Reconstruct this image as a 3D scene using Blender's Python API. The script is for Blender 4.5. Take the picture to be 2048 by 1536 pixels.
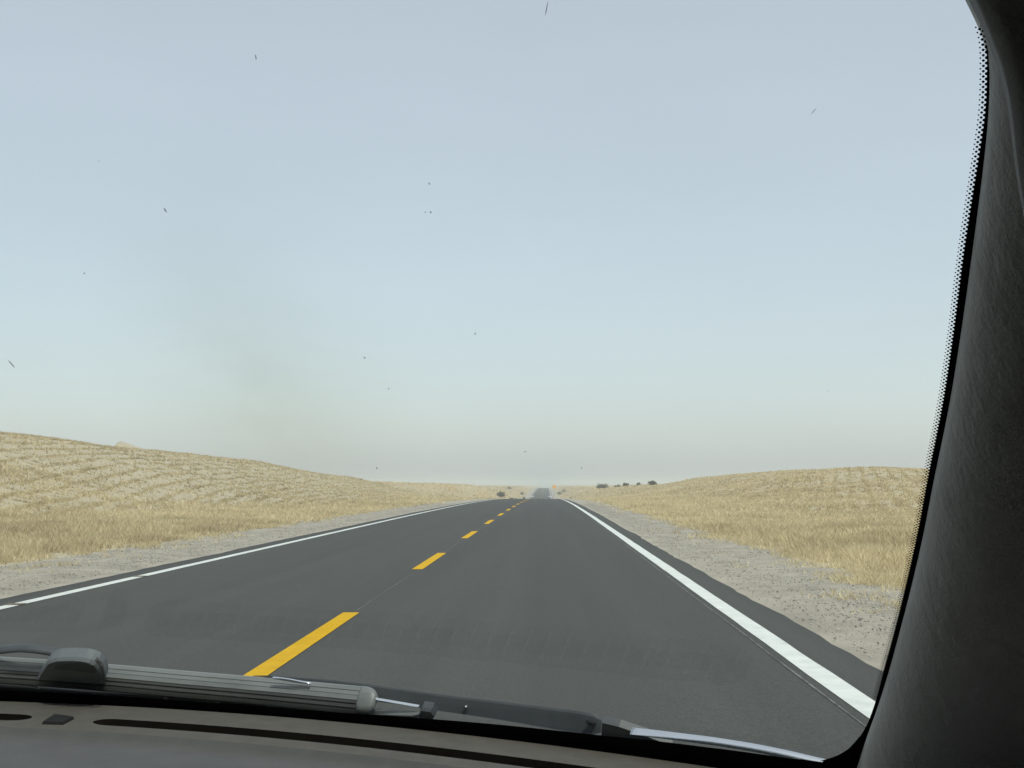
import bpy, math, random
import numpy as np
from mathutils import Vector, Matrix

random.seed(7)
rng = np.random.default_rng(11)
for o in list(bpy.data.objects):
    bpy.data.objects.remove(o)
scene = bpy.context.scene
COL = scene.collection
R = math.radians

# ------------------------------------------------------------------ camera
EYE = 1.33                       # eye height above the road, metres
FPX = 2150.0                     # focal length in pixels of a 2048 wide frame
YAW, PITCH = math.atan(68 / FPX), math.atan(201 / FPX)
cF = Vector((-math.sin(YAW) * math.cos(PITCH), math.cos(YAW) * math.cos(PITCH), math.sin(PITCH)))
cR = Vector((math.cos(YAW), math.sin(YAW), 0))
cU = cR.cross(cF)
cam_d = bpy.data.cameras.new('camera')
cam_d.sensor_width = 36
cam_d.lens = FPX / 2048 * 36
cam_d.clip_start = 0.02
cam_d.clip_end = 9000
cam = bpy.data.objects.new('camera', cam_d)
COL.objects.link(cam)
cam.matrix_world = Matrix(((cR.x, cU.x, -cF.x, 0), (cR.y, cU.y, -cF.y, 0), (cR.z, cU.z, -cF.z, EYE), (0, 0, 0, 1)))
scene.camera = cam

# ------------------------------------------------------------------ sky, sun, exposure
SUN_EL, SUN_AZ = R(58), R(150)   # azimuth measured clockwise from +Y: behind and to the right
world = bpy.data.worlds.new('World')
scene.world = world
world.use_nodes = True
wn, wl = world.node_tree.nodes, world.node_tree.links
wn.clear()
w_out = wn.new('ShaderNodeOutputWorld')
w_bg = wn.new('ShaderNodeBackground')
w_sky = wn.new('ShaderNodeTexSky')
w_sky.sky_type = 'NISHITA'
w_sky.sun_disc = False
w_sky.sun_elevation = SUN_EL
w_sky.sun_rotation = SUN_AZ
w_sky.altitude = 0
w_sky.air_density = 1.0
w_sky.dust_density = 2.3
w_sky.ozone_density = 1.0
# a thin, even veil of dust cloud over the blue, with faint streaks
w_tc = wn.new('ShaderNodeTexCoord')
w_mp = wn.new('ShaderNodeMapping'); w_mp.inputs['Scale'].default_value = (1, 1, 3.5)
w_ns = wn.new('ShaderNodeTexNoise'); w_ns.inputs['Scale'].default_value = 2.2; w_ns.inputs['Detail'].default_value = 5
w_rp = wn.new('ShaderNodeMapRange')
w_rp.inputs[1].default_value = 0.3; w_rp.inputs[2].default_value = 0.7
w_rp.inputs[3].default_value = 0.96; w_rp.inputs[4].default_value = 1.04
w_mx = wn.new('ShaderNodeMix'); w_mx.data_type = 'RGBA'; w_mx.blend_type = 'ADD'; w_mx.clamp_factor = False
w_mx.inputs[7].default_value = (2.92, 2.90, 3.20, 1)
w_bg.inputs['Strength'].default_value = 0.10
wl.new(w_tc.outputs['Generated'], w_mp.inputs['Vector'])
wl.new(w_mp.outputs[0], w_ns.inputs['Vector'])
wl.new(w_ns.outputs[0], w_rp.inputs[0])
wl.new(w_rp.outputs[0], w_mx.inputs[0])
w_ml = wn.new('ShaderNodeMix'); w_ml.data_type = 'RGBA'; w_ml.blend_type = 'MULTIPLY'
w_ml.inputs[0].default_value = 1.0; w_ml.inputs[7].default_value = (0.48, 0.47, 0.43, 1)
wl.new(w_sky.outputs[0], w_ml.inputs[6])
wl.new(w_ml.outputs[2], w_mx.inputs[6])
wl.new(w_mx.outputs[2], w_bg.inputs['Color'])
wl.new(w_bg.outputs[0], w_out.inputs['Surface'])
sun_d = bpy.data.lights.new('sun', 'SUN')
sun_d.energy = 1.75
sun_d.angle = R(6)
sun_d.color = (1.0, 0.95, 0.87)
sun = bpy.data.objects.new('sun', sun_d)
COL.objects.link(sun)
sd = Vector((math.sin(SUN_AZ) * math.cos(SUN_EL), math.cos(SUN_AZ) * math.cos(SUN_EL), math.sin(SUN_EL)))
sun.rotation_euler = (-sd).to_track_quat('-Z', 'Y').to_euler()
vs = scene.view_settings
vs.view_transform = 'Standard'
vs.look = 'None'
vs.exposure = 0.74
vs.gamma = 1.0
vs.use_curve_mapping = False
scene.cycles.use_denoising = True
scene.cycles.volume_bounces = 1
scene.cycles.diffuse_bounces = 3
scene.cycles.glossy_bounces = 3
scene.cycles.transparent_max_bounces = 12
scene.cycles.max_bounces = 8
scene.cycles.sample_clamp_indirect = 4.0

# ------------------------------------------------------------------ materials
MATS = {}
def new_mat(name):
    m = bpy.data.materials.new(name)
    m.use_nodes = True
    m.node_tree.nodes.clear()
    MATS[name] = m
    N, L = m.node_tree.nodes, m.node_tree.links
    out = N.new('ShaderNodeOutputMaterial')
    return m, N, L, out

def noise(N, L, scale, detail=4, rough=0.6, vec=None, stretch=None, coord='Object'):
    tc = N.new('ShaderNodeTexCoord')
    t = N.new('ShaderNodeTexNoise')
    t.inputs['Scale'].default_value = scale
    t.inputs['Detail'].default_value = detail
    t.inputs['Roughness'].default_value = rough
    src = tc.outputs[coord]
    if stretch:
        mp = N.new('ShaderNodeMapping')
        mp.inputs['Scale'].default_value = stretch
        L.new(src, mp.inputs['Vector'])
        src = mp.outputs[0]
    L.new(src, t.inputs['Vector'])
    return t

def ramp(N, L, fac, stops):
    r = N.new('ShaderNodeValToRGB')
    e = r.color_ramp.elements
    while len(e) < len(stops):
        e.new(0.5)
    for k, (p, c) in enumerate(stops):
        e[k].position = p
        e[k].color = (*c, 1)
    L.new(fac, r.inputs[0])
    return r

def surf(name, stops, scale=8, detail=5, rough=0.6, metallic=0.0, bump=0.0, bscale=None, bdist=0.01,
         stretch=None, spec=0.5, bstretch=None):
    m, N, L, out = new_mat(name)
    p = N.new('ShaderNodeBsdfPrincipled')
    t = noise(N, L, scale, detail, 0.6, stretch=stretch)
    r = ramp(N, L, t.outputs[0], stops)
    L.new(r.outputs[0], p.inputs['Base Color'])
    p.inputs['Roughness'].default_value = rough
    p.inputs['Metallic'].default_value = metallic
    p.inputs['Specular IOR Level'].default_value = spec
    if bump:
        b = N.new('ShaderNodeBump')
        b.inputs['Strength'].default_value = bump
        b.inputs['Distance'].default_value = bdist
        t2 = noise(N, L, bscale or scale, 6, 0.65, stretch=bstretch)
        L.new(t2.outputs[0], b.inputs['Height'])
        L.new(b.outputs[0], p.inputs['Normal'])
    L.new(p.outputs[0], out.inputs['Surface'])
    return m

surf('sand', [(0.25, (0.35, 0.305, 0.222)), (0.75, (0.45, 0.40, 0.305))], 0.9, 8, 0.95, bump=0.5, bscale=6, bdist=0.05, spec=0.1)
# far sand carries the colour of dry scrub too small to build: mixed in by the distance along the road
def sand_node():
    m = MATS['sand']
    N, L = m.node_tree.nodes, m.node_tree.links
    p = [n for n in N if n.type == 'BSDF_PRINCIPLED'][0]
    src = p.inputs['Base Color'].links[0].from_socket
    at = N.new('ShaderNodeAttribute'); at.attribute_name = 'straw'
    t = noise(N, L, 0.12, 8, 0.7)
    t2 = noise(N, L, 1.6, 4, 0.7)
    r = ramp(N, L, t.outputs[0], [(0.35, (0, 0, 0)), (0.6, (1, 1, 1))])
    col = ramp(N, L, t2.outputs[0], [(0.3, (0.33, 0.24, 0.12)), (0.7, (0.52, 0.41, 0.24))])
    mu = N.new('ShaderNodeMath'); mu.operation = 'MULTIPLY'
    L.new(r.outputs[0], mu.inputs[0]); L.new(at.outputs['Fac'], mu.inputs[1])
    mx = N.new('ShaderNodeMix'); mx.data_type = 'RGBA'
    L.new(mu.outputs[0], mx.inputs[0]); L.new(src, mx.inputs[6]); L.new(col.outputs[0], mx.inputs[7])
    L.new(mx.outputs[2], p.inputs['Base Color'])
sand_node()
surf('gravel', [(0.3, (0.27, 0.245, 0.205)), (0.55, (0.36, 0.33, 0.28)), (0.75, (0.42, 0.38, 0.31))], 1.3, 9, 0.95, bump=0.8, bscale=25, bdist=0.03, spec=0.15)
surf('stone', [(0.3, (0.20, 0.195, 0.185)), (0.5, (0.33, 0.31, 0.28)), (0.68, (0.52, 0.50, 0.46))], 3.1, 2, 0.9, spec=0.2)
surf('white_paint', [(0.22, (0.30, 0.31, 0.30)), (0.32, (0.54, 0.56, 0.54)), (0.7, (0.66, 0.68, 0.66))], 5, 9, 0.8, bump=0.2, bscale=60, bdist=0.003)
surf('yellow_paint', [(0.22, (0.26, 0.15, 0.02)), (0.32, (0.52, 0.30, 0.006)), (0.7, (0.61, 0.365, 0.008))], 6, 9, 0.85, spec=0.15, bump=0.2, bscale=60, bdist=0.003)
surf('tar', [(0.3, (0.10, 0.085, 0.06)), (0.7, (0.2, 0.15, 0.09))], 9, 4, 0.8)
surf('primer_line', [(0.42, (0.06, 0.06, 0.058)), (0.62, (0.16, 0.16, 0.155))], 7, 5, 0.8)
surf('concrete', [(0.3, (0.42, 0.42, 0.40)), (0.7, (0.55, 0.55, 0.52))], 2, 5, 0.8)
surf('orange_sign', [(0.3, (0.85, 0.33, 0.01)), (0.7, (0.90, 0.38, 0.015))], 3, 2, 0.4)
surf('galvanised', [(0.3, (0.35, 0.36, 0.37)), (0.7, (0.45, 0.46, 0.47))], 6, 3, 0.45, metallic=0.8)
surf('twig', [(0.3, (0.12, 0.09, 0.06)), (0.7, (0.2, 0.16, 0.11))], 6, 3, 0.9)
# asphalt: fine aggregate, long faint wheel tracks
def asphalt():
    m, N, L, out = new_mat('asphalt')
    p = N.new('ShaderNodeBsdfPrincipled')
    t = noise(N, L, 55, 3, 0.7)
    g = ramp(N, L, t.outputs[0], [(0.3, (0.043, 0.0445, 0.044)), (0.68, (0.080, 0.082, 0.080)), (0.78, (0.13, 0.13, 0.128))])
    s = noise(N, L, 1.0, 5, 0.6, stretch=(1.6, 0.03, 1))
    g2 = ramp(N, L, s.outputs[0], [(0.25, (0.88, 0.88, 0.88)), (0.5, (1.0, 1.0, 1.0)), (0.75, (1.14, 1.13, 1.11))])
    mx = N.new('ShaderNodeMix'); mx.data_type = 'RGBA'; mx.blend_type = 'MULTIPLY'
    mx.inputs[0].default_value = 1
    L.new(g.outputs[0], mx.inputs[6]); L.new(g2.outputs[0], mx.inputs[7])
    L.new(mx.outputs[2], p.inputs['Base Color'])
    p.inputs['Roughness'].default_value = 0.9
    p.inputs['Specular IOR Level'].default_value = 0.2
    b = N.new('ShaderNodeBump'); b.inputs['Strength'].default_value = 0.5; b.inputs['Distance'].default_value = 0.006
    t2 = noise(N, L, 110, 2, 0.6)
    L.new(t2.outputs[0], b.inputs['Height']); L.new(b.outputs[0], p.inputs['Normal'])
    L.new(p.outputs[0], out.inputs['Surface'])
asphalt()
def blades(name, dark, light):
    m, N, L, out = new_mat(name)
    p = N.new('ShaderNodeBsdfPrincipled')
    at = N.new('ShaderNodeAttribute'); at.attribute_name = 'tint'
    r = ramp(N, L, at.outputs['Fac'], [(0.0, dark), (1.0, light)])
    L.new(r.outputs[0], p.inputs['Base Color'])
    p.inputs['Roughness'].default_value = 0.85
    p.inputs['Specular IOR Level'].default_value = 0.15
    tr = N.new('ShaderNodeBsdfTranslucent'); L.new(r.outputs[0], tr.inputs[0])
    ms = N.new('ShaderNodeMixShader'); ms.inputs[0].default_value = 0.3
    L.new(p.outputs[0], ms.inputs[1]); L.new(tr.outputs[0], ms.inputs[2])
    L.new(ms.outputs[0], out.inputs['Surface'])
blades('straw', (0.335, 0.268, 0.155), (0.76, 0.65, 0.42))
blades('leaf', (0.08, 0.088, 0.06), (0.17, 0.18, 0.125))
# car
surf('pillar_plastic', [(0.3, (0.60, 0.60, 0.56)), (0.7, (0.69, 0.69, 0.65))], 25, 4, 0.6, bump=0.5, bscale=120, bdist=0.0026, spec=0.3, bstretch=(1, 1, 0.45))
surf('dash_plastic', [(0.3, (0.090, 0.084, 0.075)), (0.7, (0.112, 0.104, 0.093))], 60, 4, 0.75, bump=0.4, bscale=420, bdist=0.0008, spec=0.15)
surf('pad_vinyl', [(0.3, (0.088, 0.087, 0.087)), (0.7, (0.105, 0.104, 0.104))], 40, 4, 0.65, bump=0.4, bscale=380, bdist=0.0008, spec=0.3)
surf('black_plastic', [(0.3, (0.012, 0.012, 0.012)), (0.7, (0.018, 0.018, 0.018))], 30, 3, 0.7, spec=0.2)
surf('duct_black', [(0.3, (0.014, 0.012, 0.010)), (0.7, (0.018, 0.016, 0.014))], 30, 3, 0.9, spec=0.05)
surf('vent_rib', [(0.3, (0.12, 0.115, 0.11)), (0.7, (0.16, 0.15, 0.14))], 30, 3, 0.6)
surf('frit_black', [(0.3, (0.006, 0.006, 0.007)), (0.7, (0.009, 0.009, 0.010))], 30, 2, 0.9, spec=0.05)
surf('headliner', [(0.3, (0.13, 0.128, 0.12)), (0.7, (0.16, 0.155, 0.15))], 80, 4, 0.95, bump=0.4, bscale=300, bdist=0.001, spec=0.1)
surf('dark_trim', [(0.3, (0.030, 0.030, 0.029)), (0.7, (0.04, 0.04, 0.039))], 40, 3, 0.75, spec=0.2)
surf('lower_trim', [(0.3, (0.30, 0.30, 0.285)), (0.7, (0.36, 0.36, 0.345))], 40, 3, 0.8, bump=0.4, bscale=90, bdist=0.002, spec=0.15)
surf('rubber', [(0.3, (0.030, 0.032, 0.033)), (0.7, (0.05, 0.053, 0.054))], 40, 3, 0.5, stretch=(0.2, 1, 1))
surf('blade_metal', [(0.3, (0.13, 0.142, 0.146)), (0.7, (0.19, 0.204, 0.208))], 30, 3, 0.45, metallic=0.1, stretch=(0.15, 3, 3))
surf('wiper_paint', [(0.3, (0.040, 0.047, 0.056)), (0.7, (0.055, 0.063, 0.074))], 60, 4, 0.5, spec=0.5)
surf('connector_plastic', [(0.3, (0.12, 0.135, 0.148)), (0.7, (0.145, 0.16, 0.172))], 40, 3, 0.6, spec=0.3)
surf('chrome', [(0.3, (0.75, 0.77, 0.78)), (0.7, (0.85, 0.86, 0.87))], 20, 2, 0.18, metallic=1.0)
surf('car_paint', [(0.3, (0.30, 0.31, 0.32)), (0.7, (0.34, 0.35, 0.36))], 4, 2, 0.3, metallic=0.4)
surf('cowl_plastic', [(0.3, (0.02, 0.021, 0.022)), (0.7, (0.03, 0.031, 0.032))], 40, 3, 0.35)
surf('tyre_rubber', [(0.3, (0.02, 0.02, 0.02)), (0.7, (0.03, 0.03, 0.03))], 30, 3, 0.85)
surf('insect_mark', [(0.3, (0.10, 0.085, 0.065)), (0.7, (0.28, 0.25, 0.20))], 900, 3, 0.8)
def see_through(name, amount):
    m = MATS[name]; N, L = m.node_tree.nodes, m.node_tree.links
    out = [n for n in N if n.type == 'OUTPUT_MATERIAL'][0]
    src = out.inputs['Surface'].links[0].from_socket
    tr = N.new('ShaderNodeBsdfTransparent'); ms = N.new('ShaderNodeMixShader')
    ms.inputs[0].default_value = amount
    L.new(src, ms.inputs[1]); L.new(tr.outputs[0], ms.inputs[2]); L.new(ms.outputs[0], out.inputs['Surface'])
see_through('insect_mark', 0.6)
def glass():
    m, N, L, out = new_mat('windshield_glass')
    ge = N.new('ShaderNodeNewGeometry')
    dp = N.new('ShaderNodeVectorMath'); dp.operation = 'DOT_PRODUCT'
    L.new(ge.outputs['Normal'], dp.inputs[0]); L.new(ge.outputs['Incoming'], dp.inputs[1])
    def mth(op, a, b=None):
        n = N.new('ShaderNodeMath'); n.operation = op
        for k, v in enumerate((a, b)):
            if v is None: continue
            if isinstance(v, (int, float)): n.inputs[k].default_value = v
            else: L.new(v, n.inputs[k])
        return n.outputs[0]
    c = mth('ABSOLUTE', dp.outputs['Value'])
    f = mth('POWER', mth('SUBTRACT', 1.0, c), 5.0)
    fr = mth('ADD', mth('MULTIPLY', f, 0.96), 0.04)
    # a soft, slightly darker patch in the glass tint
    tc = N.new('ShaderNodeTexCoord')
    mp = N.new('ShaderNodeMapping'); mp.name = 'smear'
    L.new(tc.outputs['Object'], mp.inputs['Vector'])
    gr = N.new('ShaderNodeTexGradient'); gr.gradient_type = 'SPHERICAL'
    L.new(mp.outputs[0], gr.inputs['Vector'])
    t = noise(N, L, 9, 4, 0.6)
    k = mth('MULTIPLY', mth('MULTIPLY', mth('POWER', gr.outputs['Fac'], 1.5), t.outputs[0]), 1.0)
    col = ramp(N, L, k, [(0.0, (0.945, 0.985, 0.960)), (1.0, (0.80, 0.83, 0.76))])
    tr = N.new('ShaderNodeBsdfTransparent'); L.new(col.outputs[0], tr.inputs[0])
    gl = N.new('ShaderNodeBsdfGlossy'); gl.inputs['Roughness'].default_value = 0.02
    ms = N.new('ShaderNodeMixShader')
    L.new(fr, ms.inputs[0]); L.new(tr.outputs[0], ms.inputs[1]); L.new(gl.outputs[0], ms.inputs[2])
    L.new(ms.outputs[0], out.inputs['Surface'])
glass()

def added_tint():
    m, N, L, out = new_mat('tinted_glass')  # deep tint added to hold side light out, so the pillar goes dark
    tr = N.new('ShaderNodeBsdfTransparent')
    t = noise(N, L, 6, 3)
    c = ramp(N, L, t.outputs[0], [(0.3, (0.05, 0.055, 0.053)), (0.7, (0.06, 0.065, 0.063))])
    L.new(c.outputs[0], tr.inputs[0])
    gl = N.new('ShaderNodeBsdfGlossy'); gl.inputs['Roughness'].default_value = 0.02
    ms = N.new('ShaderNodeMixShader'); ms.inputs[0].default_value = 0.06
    L.new(tr.outputs[0], ms.inputs[1]); L.new(gl.outputs[0], ms.inputs[2])
    L.new(ms.outputs[0], out.inputs['Surface'])
added_tint()

# ------------------------------------------------------------------ builders
ORIGIN = {}
def mesh_obj(name, V, F, mat, parent=None, smooth=False, attr=None, kind=None, label=None, cat=None, group=None, origin=(0, 0, 0)):
    """V in world coordinates; the object hangs under parent, whose world origin is subtracted"""
    V = np.asarray(V, dtype=np.float64).reshape(-1, 3)
    if parent is not None:
        org = np.array(ORIGIN[parent.name])
    else:
        org = np.array(origin, dtype=float)
    me = bpy.data.meshes.new(name)
    W = V - org
    if isinstance(F, np.ndarray):
        n, k = F.shape
        me.vertices.add(len(W)); me.vertices.foreach_set('co', W.astype(np.float32).ravel())
        me.loops.add(n * k); me.loops.foreach_set('vertex_index', F.astype(np.int32).ravel())
        me.polygons.add(n); me.polygons.foreach_set('loop_start', np.arange(0, n * k, k, dtype=np.int32))
        me.update(calc_edges=True)
    else:
        me.from_pydata(W.tolist(), [], F)
        me.update()
    me.validate()
    if smooth:
        me.polygons.foreach_set('use_smooth', [True] * len(me.polygons))
    if attr:
        for an, av in attr.items():
            a = me.attributes.new(an, 'FLOAT', 'POINT')
            a.data.foreach_set('value', np.asarray(av, dtype=np.float32))
    me.materials.append(MATS[mat])
    ob = bpy.data.objects.new(name, me)
    COL.objects.link(ob)
    if parent is not None:
        ob.parent = parent
    else:
        ob.location = tuple(org)
    ORIGIN[ob.name] = tuple(org)
    if kind: ob['kind'] = kind
    if label: ob['label'] = label
    if cat: ob['category'] = cat
    if group: ob['group'] = group
    return ob

def empty(name, loc, label, cat, group=None):
    o = bpy.data.objects.new(name, None)
    o.empty_display_size = 0.2
    o.location = loc
    COL.objects.link(o)
    o['label'] = label; o['category'] = cat
    if group: o['group'] = group
    ORIGIN[o.name] = tuple(loc)
    return o

def grid_faces(nu, nv):
    i = np.arange(nu - 1)[:, None] * nv + np.arange(nv - 1)[None, :]
    return np.stack([i, i + nv, i + nv + 1, i + 1], -1).reshape(-1, 4)

def box(c, s):
    c = np.array(c, float); s = np.array(s, float) / 2
    V = [c + s * np.array(q) for q in ((-1, -1, -1), (1, -1, -1), (1, 1, -1), (-1, 1, -1), (-1, -1, 1), (1, -1, 1), (1, 1, 1), (-1, 1, 1))]
    F = [(0, 3, 2, 1), (4, 5, 6, 7), (0, 1, 5, 4), (1, 2, 6, 5), (2, 3, 7, 6), (3, 0, 4, 7)]
    return V, F

def join(parts):
    V, F = [], []
    for v, f in parts:
        b = len(V)
        V += [np.asarray(q, float) for q in v]
        F += [tuple(int(i) + b for i in q) for q in f]
    return V, F

def tube(path, radii, n=6):
    V, F = [], []
    P = [Vector(p) for p in path]
    for i, p in enumerate(P):
        t = (P[min(i + 1, len(P) - 1)] - P[max(i - 1, 0)]).normalized()
        a = t.cross(Vector((0.31, 0.2, 0.93)))
        a.normalize(); b = t.cross(a)
        r = radii[i] if hasattr(radii, '__len__') else radii
        for k in range(n):
            q = 2 * math.pi * k / n
            V.append(p + a * (math.cos(q) * r) + b * (math.sin(q) * r))
    for i in range(len(P) - 1):
        for k in range(n):
            F.append((i * n + k, i * n + (k + 1) % n, (i + 1) * n + (k + 1) % n, (i + 1) * n + k))
    F.append(tuple(range(n))[::-1]); F.append(tuple(range((len(P) - 1) * n, len(P) * n)))
    return V, F

def pchip(xs, ys):
    xs, ys = np.array(xs, float), np.array(ys, float)
    h = np.diff(xs); d = np.diff(ys) / h
    m = np.zeros(len(xs)); m[0], m[-1] = d[0], d[-1]
    for i in range(1, len(xs) - 1):
        if d[i - 1] * d[i] > 0:
            w1, w2 = 2 * h[i] + h[i - 1], h[i] + 2 * h[i - 1]
            m[i] = (w1 + w2) / (w1 / d[i - 1] + w2 / d[i])
    def f(x):
        x = np.clip(np.asarray(x, float), xs[0], xs[-1])
        i = np.clip(np.searchsorted(xs, x) - 1, 0, len(xs) - 2)
        t = (x - xs[i]) / h[i]
        return ((1 + 2 * t) * (1 - t) ** 2 * ys[i] + t * (1 - t) ** 2 * h[i] * m[i]
                + t * t * (3 - 2 * t) * ys[i + 1] + t * t * (t - 1) * h[i] * m[i + 1])
    return f

# smooth value noise for terrain and scatter
class VNoise:
    def __init__(s, seed):
        s.g = np.random.default_rng(seed).random((256, 256))
    def __call__(s, x, y):
        xi, yi = np.floor(x).astype(int), np.floor(y).astype(int)
        fx, fy = x - xi, y - yi
        fx, fy = fx * fx * (3 - 2 * fx), fy * fy * (3 - 2 * fy)
        g = s.g
        a, b = g[xi % 256, yi % 256], g[(xi + 1) % 256, yi % 256]
        c, d = g[xi % 256, (yi + 1) % 256], g[(xi + 1) % 256, (yi + 1) % 256]
        return (a * (1 - fx) + b * fx) * (1 - fy) + (c * (1 - fx) + d * fx) * fy
vn1, vn2, vn3, vn4 = VNoise(1), VNoise(2), VNoise(3), VNoise(4)
def sstep(a, b, x):
    t = np.clip((x - a) / (b - a), 0, 1)
    return t * t * (3 - 2 * t)

# ------------------------------------------------------------------ terrain
XC = -2.03                                       # road centre line
road_rel = pchip([-80, 40, 70, 100, 130, 165, 200, 240, 320, 400, 462, 600, 780, 850, 950, 1200, 3200],
                 [-1.33, -1.33, -1.377, -1.52, -1.75, -2.15, -2.66, -3.5, -4.95, -5.2, -4.75, -3.85, -2.9, -2.78, -3.1, -5, -9])
def road_z(y):
    return road_rel(y) + EYE
crest_l = pchip([-80, 32, 82, 90, 105, 131, 152, 184, 231, 263, 310, 360, 440, 800, 3200],
                [3.6, 4.0, 3.92, 3.72, 3.38, 3.42, 2.95, 2.05, 0.76, 0.0, -1.8, -2.3, -2.3, -1.5, -3])
crest_r = pchip([-80, 40, 68, 84, 96, 106, 133, 179, 216, 254, 300, 350, 430, 800, 3200],
                [-1.0, -0.6, -0.1, 0.35, 0.8, 1.55, 1.85, 1.70, 1.30, 0.0, -2.0, -2.4, -2.3, -1.2, -3])
def terrain(x, y):
    x, y = np.asarray(x, float), np.asarray(y, float)
    zr = road_z(y) - 0.05
    d = np.abs(x - XC)
    left = x < XC
    d0 = np.where(left, 6.9, 6.4)
    dc = np.where(left, 40.0, 36.0)
    dc = dc + (15.0 - dc) * sstep(225, 295, y)
    d0 = d0 - 0.5 * sstep(225, 295, y)
    hc = np.where(left, crest_l(y), crest_r(y)) + EYE
    t = np.clip((d - d0) / (dc - d0), 0, 1)
    s = 0.5 - 0.5 * np.cos(np.pi * t ** np.where(left, 1.45, 1.25))
    z = zr + (hc - zr) * s
    out = np.clip(d - dc, 0, None)
    far = sstep(0, 160, out)
    z = z - 1.4 * sstep(0, 20, out) * (1 - sstep(200, 330, y)) + (-1.0 + EYE - z) * far * 0.8
    amp = sstep(d0 + 1, d0 + 12, d)
    z = z + amp * (0.35 * (vn1(x / 9 + 7, y / 13) - 0.5) + 0.16 * (vn2(x / 3.1, y / 3.7) - 0.5))
    z = z + sstep(40, 150, d) * 2.2 * (vn3(x / 55 + 3, y / 70) - 0.5) * (1 - 0.5 * sstep(300, 900, y))
    # mid-distance knolls either side of the dip
    m = sstep(6.9, 20, d)
    z = z + m * sstep(230, 300, y) * (1 - sstep(900, 1400, y)) * 1.5 * (vn4(x / 26 + 1.3, y / 48 + 2.1) - 0.45)
    # sharp bare dune behind the left ridge
    u, v = (x + 72.4) / 10.0, (y - 181) / 12.0
    q = u + 0.2 * v
    pk = np.clip(1 - np.abs(q) * np.where(q > 0, 0.5, 2.2), 0, 1) * np.exp(-v * v * 1.2)
    z = z + pk * np.clip(7.35 + EYE - z, 0, 9)
    # slight dishing of the dune side away from the pavement
    return z

xs = np.unique(np.concatenate([-np.geomspace(86, 2500, 44), np.arange(-86, -50, 0.6), np.arange(-50, 45.01, 0.5), np.geomspace(45, 2500, 46)]))
ys = np.unique(np.concatenate([np.arange(-60, 8, 4.0), np.arange(8, 130, 0.6), np.arange(130, 280, 1.2), np.arange(280, 480, 3.0), np.arange(480, 1000, 8.0), np.geomspace(1000, 3200, 28)]))
GX, GY = np.meshgrid(xs, ys, indexing='ij')
GZ = terrain(GX, GY)
dd = np.abs(GX - XC)
GZ = np.where(dd < 5.6, GZ - 0.10, GZ)
straw_far = (sstep(7.0, 9.0, dd) * (np.where(GX > 0, 0.55, 0.15) * (1 - sstep(150, 280, GY)) + sstep(150, 280, GY))).ravel()
mesh_obj('ground', np.stack([GX, GY, GZ], -1).reshape(-1, 3), grid_faces(len(xs), len(ys)), 'sand', smooth=True,
         attr={'straw': straw_far}, kind='structure', label='pale sand dunes and desert ground on both sides of the road')

# ------------------------------------------------------------------ road with its markings
yr = np.unique(np.concatenate([np.arange(-40, 8, 2.0), np.arange(8, 60, 0.5), np.arange(60, 480, 2.0), np.arange(480, 1100, 8.0)]))
def crown(x):
    return -0.008 * np.abs(x - XC)
EDGE_L, EDGE_R = -6.55, 2.45
def edge_wob(y, seed):
    return 0.05 * (vn2(y / 1.7 + seed, y * 0 + seed) - 0.5) + 0.045 * (vn3(y / 6.0 + seed, y * 0 + seed) - 0.5) + 0.05 * (vn4(y / 0.5, y * 0 + seed) - 0.5)
def strip(y, xa, xb, lift, nx=2):
    """a sheet that follows the road surface between lateral lines xa(y) and xb(y)"""
    V = []
    for k in range(nx):
        x = xa + (xb - xa) * k / (nx - 1)
        V.append(np.stack([x, y, road_z(y) + crown(x) + lift], -1))
    return np.concatenate(V), grid_faces(nx, len(y))
xl = EDGE_L + edge_wob(yr, 3.3)
xr = EDGE_R + edge_wob(yr, 8.1)
cols = [xl - 0.05, xl, np.full_like(yr, -6.2), np.full_like(yr, -4), np.full_like(yr, XC), np.full_like(yr, 0), np.full_like(yr, 2.1), xr, xr + 0.05]
V = []
for k, x in enumerate(cols):
    z = road_z(yr) + crown(x) - (0.16 if k in (0, len(cols) - 1) else 0)
    V.append(np.stack([x, yr, z], -1))
road = mesh_obj('road', np.concatenate(V), grid_faces(len(cols), len(yr)), 'asphalt', kind='structure',
                label='two lane dark asphalt road running straight over a crest')
for nm, x0, w, mt, lift in (('edge_line', -6.04, 0.17, 'white_paint', 0.004), ('edge_line', 1.97, 0.19, 'white_paint', 0.004),
                            ('primer_line', 1.795, 0.018, 'primer_line', 0.004), ('primer_line', XC + 0.02, 0.014, 'primer_line', 0.003)):
    a = x0 - w / 2 + 0.012 * (vn1(yr / 0.8, yr * 0 + x0) - 0.5)
    b = x0 + w / 2 + 0.012 * (vn1(yr / 0.8, yr * 0 + x0 + 5) - 0.5)
    if mt == 'primer_line':
        sel = yr < 140
        V, F = strip(yr[sel], a[sel], b[sel], lift)
    else:
        V, F = strip(yr, a, b, lift)
    mesh_obj(nm, V, F, mt, road)
for k in range(90):
    y0 = 7.25 + 9.78 * k
    y = np.linspace(y0, y0 + 4.05, 9)
    o = np.full_like(y, XC)
    V, F = strip(y, o - 0.085, o + 0.085, 0.006)
    mesh_obj('centre_dash', V, F, 'yellow_paint', road)
for y0 in (12.15, 15.9):                            # tar patches where joints cross the left line
    y = np.linspace(y0, y0 + 0.16, 3)
    V, F = strip(y, -6.14 + 0 * y, -5.94 + 0 * y, 0.009)
    mesh_obj('tar_seam', V, F, 'tar', road)
# pale strip painted for the mirage's bright line in the far dip
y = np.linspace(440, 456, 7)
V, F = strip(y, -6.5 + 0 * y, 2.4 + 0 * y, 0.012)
mesh_obj('concrete_joint', V, F, 'concrete', road, label='pale strip crossing the road in the far dip')

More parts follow.
